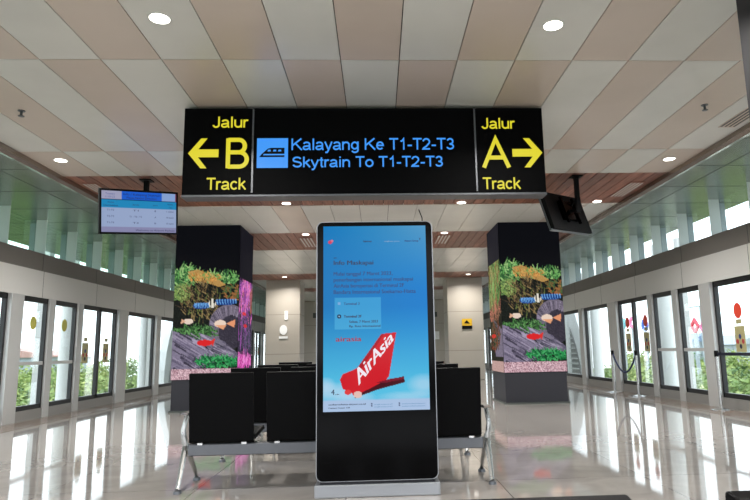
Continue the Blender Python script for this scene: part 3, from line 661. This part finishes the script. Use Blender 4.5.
tt('Kereta', -.42, .115, -.34, .135, 'tv_ink'); tt('Destination', -.47, .07, -.29, .095, 'tv_ink'); tt('Arah', -.10, .09, -.02, .11, 'tv_ink'); tt('Jalur', .17, .09, .24, .11, 'tv_ink'); tt('Waktu', .37, .115, .45, .135, 'tv_ink'); tt('Time', .39, .07, .44, .09, 'tv_ink')
for i, (a, b_, c_, d_) in enumerate((('T1-T2', 'T1', 'B', '1 menit'), ('T2-T3', 'T1 - T2 - T3', 'A', '10 menit'), ('T1-T3', 'T3', 'B', '15 menit'))):
    z = .01-.085*i; tt(a, -.43, z, -.34, z+.022, 'tv_ink'); w_ = .12 if len(b_) > 3 else .035
    tt(b_, -.06-w_/2-.02, z, -.04+w_/2, z+.022, 'tv_ink'); tt(c_, .195, z, .215, z+.022, 'tv_ink'); tt(d_, .36, z, .46, z+.022, 'tv_ink')
tt('Welcome to Airport Railway', -.06, -.262, .48, -.235, 'tv_ink')
tv('television', 'dark ceiling television on the right seen from behind, beside the overhead sign', (2.87, 8.83, 3.06), (-.293, -.04, .677), 1.01, .60, .085, -1, (2.96, 8.62), None)

# ================================================================== waiting benches
def make_bench(label, loc, group):
    t = thing('waiting_bench', label, 'bench', loc, group); x0, y0 = loc[0], loc[1]
    for k in range(4):
        cx = x0-.9225+.615*k; a, b_ = cx-.255, cx+.255
        q = MB(); q.prism([(y0-.055, .92), (y0-.03, .925), (y0+.035, .42), (y0+.06, .395), (y0+.04, .365), (y0+.005, .385)], 'x', a, b_); q.build('backrest', 'black_seat', t, bevel=.004)
        q = MB(); q.prism([(y0+.045, .385), (y0+.07, .42), (y0+.46, .45), (y0+.50, .43), (y0+.50, .41), (y0+.46, .415), (y0+.1, .385)], 'x', a, b_); q.build('seat', 'black_seat', t, bevel=.004)
        for u in (a+.06, b_-.1): q = MB(); q.box(u, u+.04, y0+.03, y0+.40, .355, .40); q.build('seat_bracket', 'steel', t)
    q = MB(); q.box(x0-1.2, x0+1.2, y0+.06, y0+.14, .265, .36); q.build('beam', 'beam_grey', t, bevel=.008)
    for sx_ in (-1.245, .02, 1.245):
        xx = x0+sx_
        if abs(sx_) < .1: xx = x0+.0
        for fy in (-.02, .50):
            q = MB(); ap = (xx, y0+.16, .35); ft = (xx, y0+fy, .03)
            md = (xx, (ap[1]+ft[1])/2+(.0), .19)
            q.tube([ap, md, ft], [.028, .022, .016], seg=8); lg = q.build('leg', 'steel', t, smooth=True); WL[lg.name] = WL[t.name]
            q = MB(); q.tube([(xx, ft[1], 0), (xx, ft[1], .022), (xx, ft[1], .03)], [.034, .030, .016], seg=14); fo = q.build('foot', 'beam_grey', t); fo.parent = lg
        if abs(sx_) > 1:
            q = MB(); q.tube([(xx, y0+.14, .34), (xx+.015*(1 if sx_ > 0 else -1), y0+.12, .46), (xx, y0+.16, .575)], [.024, .02, .018], seg=8); q.build('arm_upright', 'steel', t, smooth=True)
            q = MB(); q.prism([(y0+.05, .59), (y0+.10, .605), (y0+.42, .605), (y0+.47, .58), (y0+.44, .572), (y0+.1, .578)], 'x', xx-.03, xx+.03); q.build('armrest', 'steel', t, bevel=.006)
    return t
BX = -.34
bench = make_bench('black four-seat waiting bench directly behind the kiosk, its beam and feet in view', (BX, 5.12, 0), 'rows of black waiting benches')
dup(bench, (BX, 6.52, 0), 'black waiting bench in the second row behind the kiosk, just above the first backs')
dup(bench, (BX, 7.92, 0), 'black waiting bench in the third row behind the kiosk')
dup(bench, (BX, 9.6, 0), 'black waiting bench in the rearmost row behind the kiosk')
dup(bench, (BX+.04, .70, 0), 'black waiting bench in the foreground, only two backrest tops at the bottom edge')

# ================================================================== barriers
def stanchion(x, y, label):
    t = thing('barrier_post', label, 'barrier post', (x, y, 0), 'belt barrier posts by the right-hand doors')
    q = MB(); q.tube([(x, y, 0), (x, y, .012), (x, y, .022), (x, y, .04)], [.165, .165, .12, .03], seg=28); q.build('base', 'steel', t, smooth=True)
    q = MB(); q.tube([(x, y, .03), (x, y, .88)], .026, seg=16); q.build('pole', 'steel', t, smooth=True)
    q = MB(); q.tube([(x, y, .86), (x, y, .95), (x, y, .96)], [.034, .034, .028], seg=16); q.build('belt_head', 'black_matte', t, smooth=True)
stanchion(5.58, 9.98, 'steel barrier post nearest at the right edge, black belt running right from it')
stanchion(5.58, 7.7, 'steel barrier post beyond the right edge holding the end of the black belt')
stanchion(5.50, 12.98, 'steel barrier post at the near end of the sagging blue rope')
stanchion(5.47, 14.22, 'steel barrier post at the far end of the sagging blue rope')
q = MB(); q.box(5.578, 5.582, 7.74, 9.94, .88, .93); tag(q.build('barrier_belt', 'belt'), 'taut black belt across the nearest glass door on the right', 'belt')
q = MB(); pts = []
for i in range(17):
    u = i/16; pts.append((5.50-.03*u, 12.98+1.24*u, .90-.42*(1-(2*u-1)**2)))
q.tube(pts, .02, seg=8); tag(q.build('barrier_rope', 'rope', smooth=True), 'dark blue rope sagging between two posts before the double door', 'rope')

# ================================================================== ceiling fittings
def downlight(x, y, label, rr=.072):
    t = thing('ceiling_downlight', label, 'ceiling light', (x, y, CZ), 'round ceiling downlights')
    q = MB(); n = 28
    for k in range(n):
        a, b_ = 2*PI*k/n, 2*PI*(k+1)/n
        pr = [(rr, CZ-.003), (rr*1.18, CZ-.006), (rr*1.22, CZ+.0)]
        for (r1, z1), (r2, z2) in zip(pr[:-1], pr[1:]):
            q.face([(x+r1*math.cos(a), y+r1*math.sin(a), z1), (x+r1*math.cos(b_), y+r1*math.sin(b_), z1), (x+r2*math.cos(b_), y+r2*math.sin(b_), z2), (x+r2*math.cos(a), y+r2*math.sin(a), z2)])
    q.build('rim', 'lamp_rim', t)
    q = MB(); q.prism([(x+rr*math.cos(a), y+rr*math.sin(a)) for a in np.linspace(0, 2*PI, 28, endpoint=False)], 'z', CZ-.0045, CZ+.002); q.build('diffuser', 'lamp_lit', t)
    ld = bpy.data.lights.new('lamp', 'AREA'); ld.shape = 'DISK'; ld.size = .17; ld.energy = LAMP_W; ld.color = (1, .97, .93); ld.spread = math.radians(150)
    lo = bpy.data.objects.new('lamp', ld); C.objects.link(lo); lo.parent = t; lo.location = (0, 0, -.012)
LB = 'round lit downlight '
for x, y, l in ((-1.60, 4.30, 'in the ceiling at the top left, before the overhead sign'), (1.40, 4.37, 'in the ceiling at the top right, before the overhead sign'),
                (-4.03, 7.72, 'close to the left ceiling edge, before the first wood band'), (3.98, 7.80, 'close to the right ceiling edge, before the first wood band'),
                (-1.52, 10.15, 'just below the left half of the overhead sign'), (1.47, 10.2, 'just below the right half of the overhead sign'),
                (3.85, 10.2, 'at the right ceiling edge beside the dark television'), (-4.05, 10.2, 'at the left ceiling edge behind the lit television'),
                (-1.52, 12.95, 'in the second wood band left of the kiosk'), (1.47, 12.95, 'in the second wood band right of the kiosk'),
                (-1.42, 15.7, 'behind the second wood band, left of the kiosk'), (1.30, 15.7, 'behind the second wood band, right of the kiosk'),
                (-1.5, 1.0, 'above the foreground left, beyond the top edge'), (1.4, 1.0, 'above the foreground right, beyond the top edge'),
                (-3.1, 20.5, 'in front of the left stone column'), (3.1, 20.5, 'in front of the right stone column'), (-1.5, 26.5, 'far away, left of the centre line'), (1.4, 26.5, 'far away, right of the centre line')):
    downlight(x, y, LB+l)
def vent(x0, x1, y0, y1, label):
    wd_ = 'wood' in label
    t = thing('air_vent', label, 'vent', ((x0+x1)/2, (y0+y1)/2, CZ))
    q = MB(); q.box(x0, x1, y0, y1, CZ-.006, CZ+.002); q.build('frame', 'wood_plank' if wd_ else 'panel_tan', t)
    n = 4; st = (x1-x0)/n
    for k in range(n):
        q = MB(); q.box(x0+(k+.25)*st, x0+(k+.65)*st, y0+.03, y1-.03, CZ-.009, CZ-.005); q.build('slot', 'lamp_rim' if wd_ else 'seam_dark', t)
vent(3.93, 4.16, 8.95, 9.85, 'white slotted air vent in the first wood band at the right ceiling edge')
vent(-4.28, -4.08, 8.8, 9.6, 'white slotted air vent in the first wood band at the left ceiling edge')
vent(-1.72, -1.42, 13.35, 14.55, 'slotted air vent in the second wood band left of the kiosk')
vent(1.36, 1.66, 13.2, 14.3, 'slotted air vent in the second wood band right of the kiosk')
vent(3.98, 4.18, 5.95, 6.6, 'slotted air vent in the tan panels by the dark column at the right edge')
vent(-4.24, -4.04, 5.9, 6.45, 'slotted air vent in the panels at the far left edge')
def sprinkler(x, y, label):
    t = thing('sprinkler', label, 'sprinkler', (x, y, CZ), 'ceiling sprinklers')
    q = MB(); q.tube([(x, y, CZ), (x, y, CZ-.006)], .035, seg=16); q.build('plate', 'beam_grey', t)
    q = MB(); q.tube([(x, y, CZ), (x, y, CZ-.05), (x, y, CZ-.055), (x, y, CZ-.06)], [.012, .012, .03, .03], seg=12); q.build('head', 'beam_grey', t)
sprinkler(3.47, 5.95, 'small dark sprinkler in the ceiling at the upper right'); sprinkler(-3.60, 6.08, 'small dark sprinkler in the ceiling at the upper left')

# ================================================================== OUTSIDE
q = MB(); q.box(-160, 160, -60, 220, -7.2, -7.0); struct(q.build('ground', 'grass'))
q = MB(); q.box(9.5, 36, -40, 120, -7.0, -6.96); struct(q.build('ground_reflector', 'reflector_pale'))  # pale strip added so the right soffit reflects less green
for sx, X in ((-1, XL), (1, XR)):
    q = MB(); a, b_ = sorted((X+sx*.3, X+sx*3.3)); q.box(a, b_, YB, YE, -1.3, -1.0); struct(q.build('track_bed_'+('left' if sx < 0 else 'right'), 'concrete'))
def pier(x, y, m, rr, label, box=False):
    q = MB()
    if box: q.box(x-rr, x+rr, y-rr, y+rr, -7, 4.2)
    else: q.tube([(x, y, -7), (x, y, 4.2)], rr, seg=24)
    tag(q.build('outdoor_pillar', m, smooth=not box), label, 'pillar')
pier(9.0, 18.8, 'white_paint', .26, 'white round pillar outside, behind the right escape doors'); pier(9.0, 17.58, 'post_grey', .10, 'slim grey square post outside the right escape doors', True)
pier(9.0, 25.0, 'white_paint', .20, 'white round pillar outside, behind the right fixed window'); pier(9.0, 26.1, 'post_grey', .12, 'grey square post outside the right fixed window', True)
pier(-9.0, 18.3, 'white_paint', .20, 'white round pillar outside, behind the left escape doors'); pier(-9.0, 16.95, 'post_grey', .12, 'slim grey square post outside the left escape doors', True)
pier(-9.0, 24.1, 'white_paint', .14, 'white round pillar outside, behind the left fixed window'); pier(-9.0, 25.0, 'post_grey', .16, 'grey square post outside the left fixed window', True)
for sx, w_ in ((1, 'right'), (-1, 'left')):
    t = thing('curved_wall', 'white curved wall with a grey louvred sail outside the far %s window' % w_, 'wall', (sx*9.6, 30, -1))
    pts = [(28.1, -3), (28.1, .4), (28.3, 1.2), (28.7, 2.0), (29.4, 2.9), (30.4, 3.8), (31, 4.2), (40, 4.2), (40, -3)]
    q = MB(); q.prism(pts, 'x', sx*9.5, sx*9.8); q.build('shell', 'white_paint', t)
    q = MB(); q.prism([(28.6, -.6), (28.8, .3), (29.2, 1.1), (30.0, 2.0), (30.0, -.6)], 'x', sx*9.47, sx*9.5)
    q.build('sail_panel', 'concrete', t)
    for k in range(10):
        z = -.5+.24*k; q = MB(); y_ = 28.6+max(0, (z+.6))*.3+max(0, z-.6)*.4; q.box(min(sx*9.42, sx*9.47), max(sx*9.42, sx*9.47), min(y_+.1, 29.9), 30.0, z, z+.06); q.build('louvre_slat', 'post_grey', t)
# trees
def crown_mesh(seed, m, n=1500, R_=2.6, H_=2.3):
    r_ = random.Random(seed); b = MB(); cl = []
    for _ in range(16):
        a = r_.uniform(0, 2*PI); u = r_.uniform(0, .75); cl.append((R_*u*math.cos(a), R_*u*math.sin(a), r_.uniform(-.4, .75)*H_, r_.uniform(.7, 1.2)))
    for i in range(n):
        cx, cy, cz, cr_ = cl[r_.randrange(16)]; d = Vector((r_.gauss(0, 1), r_.gauss(0, 1), r_.gauss(0, 1))).normalized()*cr_*r_.uniform(.8, 1.05)
        c = Vector((cx, cy, cz))+d; nn = (d.normalized()+Vector((r_.gauss(0, .5), r_.gauss(0, .5), r_.gauss(0, .5)))).normalized()
        u = nn.orthogonal().normalized(); v = nn.cross(u); s_ = r_.uniform(.09, .19)
        b.face([c-u*s_, c-v*s_*.6, c+u*s_, c+v*s_*.6], m)
    me = bpy.data.meshes.new('foliage'); me.from_pydata(b.v, [], b.f); me.materials.append(MAT[m]); return me
crowns = [crown_mesh(i, m) for i, m in enumerate(('leaf_a', 'leaf_b', 'leaf_c', 'leaf_b'))]
tk = MB(); tk.tube([(0, 0, -6.2), (.1, 0, -3), (0, 0, -.3)], [.22, .17, .1], seg=8); tk.tube([(0, 0, -2.2), (.8, .3, -.6)], [.09, .04], seg=6); tk.tube([(0, 0, -1.8), (-.7, -.4, -.4)], [.09, .04], seg=6)
tme = bpy.data.meshes.new('trunk'); tme.from_pydata(tk.v, [], tk.f); tme.materials.append(MAT['bark'])
ROW = ('nearest', 'second', 'middle', 'fourth', 'furthest')
def tree(x, y, top, s_, k, side_, row_):
    t = bpy.data.objects.new('leafy_tree', None); C.objects.link(t); t.location = (x, y, -7)
    tag(t, 'green leafy tree in the %s row of trees beyond the %s glass doors' % (ROW[row_], side_), 'tree', '%s row of trees beyond the %s glass doors' % (ROW[row_], side_))
    fo = bpy.data.objects.new('foliage', crowns[k]); C.objects.link(fo); fo.parent = t; fo.scale = (s_, s_, s_*.9); fo.location = (0, 0, top-2.3*s_*.9-.9*s_+7); fo.rotation_euler.z = random.uniform(0, 6)
    tr = bpy.data.objects.new('trunk', tme); C.objects.link(tr); tr.parent = t; tr.location = (0, 0, fo.location.z+.3); zz = (fo.location.z+.3)/6.2; tr.scale = (1, 1, zz)
for sx, sn in ((-1, 'left'), (1, 'right')):
    for row_, (X_, n_, top0) in enumerate(((14.5, 8, -.3), (20, 9, .2), (27, 9, .7), (36, 9, 1.0), (47, 9, 1.4))):
        for i in range(n_):
            y = (5.5+i*4.0)*X_/14.5*.95+random.uniform(-1, 1)
            top = top0+random.uniform(-.5, .45)+(-.1 if sx > 0 else .25)
            tree(sx*(X_+random.uniform(-1.3, 1.3)), y, top, 1.0+.012*X_+random.uniform(-.1, .15), random.randrange(4), sn, row_)
# distant buildings, signs and lamp post
def building(name, label, x, y, w_, d_, h_, m, roof=None):
    t = thing(name, label, 'building', (x, y, -7)); q = MB(); q.box(x-w_/2, x+w_/2, y-d_/2, y+d_/2, -7, h_); q.build('walls', m, t)
    q = MB(); q.prism([(x-w_/2-.5, h_), (x+w_/2+.5, h_), (x, h_+1.6)], 'y', y-d_/2-.5, y+d_/2+.5); q.build('roof', roof or m, t)
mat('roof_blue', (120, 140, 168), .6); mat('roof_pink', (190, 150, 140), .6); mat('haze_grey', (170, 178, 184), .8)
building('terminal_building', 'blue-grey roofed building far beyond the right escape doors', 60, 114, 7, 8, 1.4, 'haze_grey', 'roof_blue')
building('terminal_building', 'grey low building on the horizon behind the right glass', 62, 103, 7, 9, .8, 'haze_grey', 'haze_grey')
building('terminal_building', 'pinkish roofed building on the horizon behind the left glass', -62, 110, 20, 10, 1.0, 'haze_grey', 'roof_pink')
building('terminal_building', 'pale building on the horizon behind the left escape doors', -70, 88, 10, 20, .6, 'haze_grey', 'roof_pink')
mat('sign_pink', (236, 120, 170), .5); mat('sign_blue', (70, 110, 200), .5); mat('sign_teal', (110, 190, 200), .5); mat('sign_red', (226, 70, 90), .5)
def ring_sign(x, y, z, R_, m, label, name='ring_sign', diamond=False):
    t = thing(name, label, 'sign', (x, y, -7)); n = 4 if diamond else 24; q = MB()
    for k in range(n):
        a, b_ = 2*PI*k/n, 2*PI*(k+1)/n
        q.prism([(y+R_*math.cos(a), z+R_*math.sin(a)), (y+R_*math.cos(b_), z+R_*math.sin(b_)), (y+R_*.55*math.cos(b_), z+R_*.55*math.sin(b_)), (y+R_*.55*math.cos(a), z+R_*.55*math.sin(a))], 'x', x-.1, x+.1)
    q.build('ring', m, t)
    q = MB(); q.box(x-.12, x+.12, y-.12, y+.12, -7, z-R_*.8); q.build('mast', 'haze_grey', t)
ring_sign(27, 64.0, 3.4, .65, 'sign_pink', 'pink ring sign outdoors behind the right double door'); ring_sign(27, 61.0, 3.0, .65, 'sign_blue', 'blue ring sign outdoors behind the right double door')
ring_sign(27, 66.5, 3.4, .6, 'sign_teal', 'teal ring sign outdoors, leftmost behind the right double door')
ring_sign(27, 51.2, 2.55, .7, 'sign_red', 'red open diamond sign outdoors behind the right escape door', 'diamond_sign', True); ring_sign(27, 49.7, 2.4, .65, 'sign_pink', 'pink open diamond sign outdoors behind the right escape door', 'diamond_sign', True)
t = thing('lamp_post', 'tall double-armed street lamp outdoors behind the right escape door', 'street lamp', (34, 63.1, -7))
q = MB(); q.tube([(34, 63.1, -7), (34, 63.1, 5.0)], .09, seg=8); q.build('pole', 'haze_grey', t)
for s_ in (-1, 1): q = MB(); q.tube([(34, 63.1, 5.0), (34-s_*.6, 63.1+s_*1.0, 4.9), (34-s_*1.0, 63.1+s_*1.7, 4.6)], .08, seg=6); q.build('lamp_arm', 'haze_grey', t)
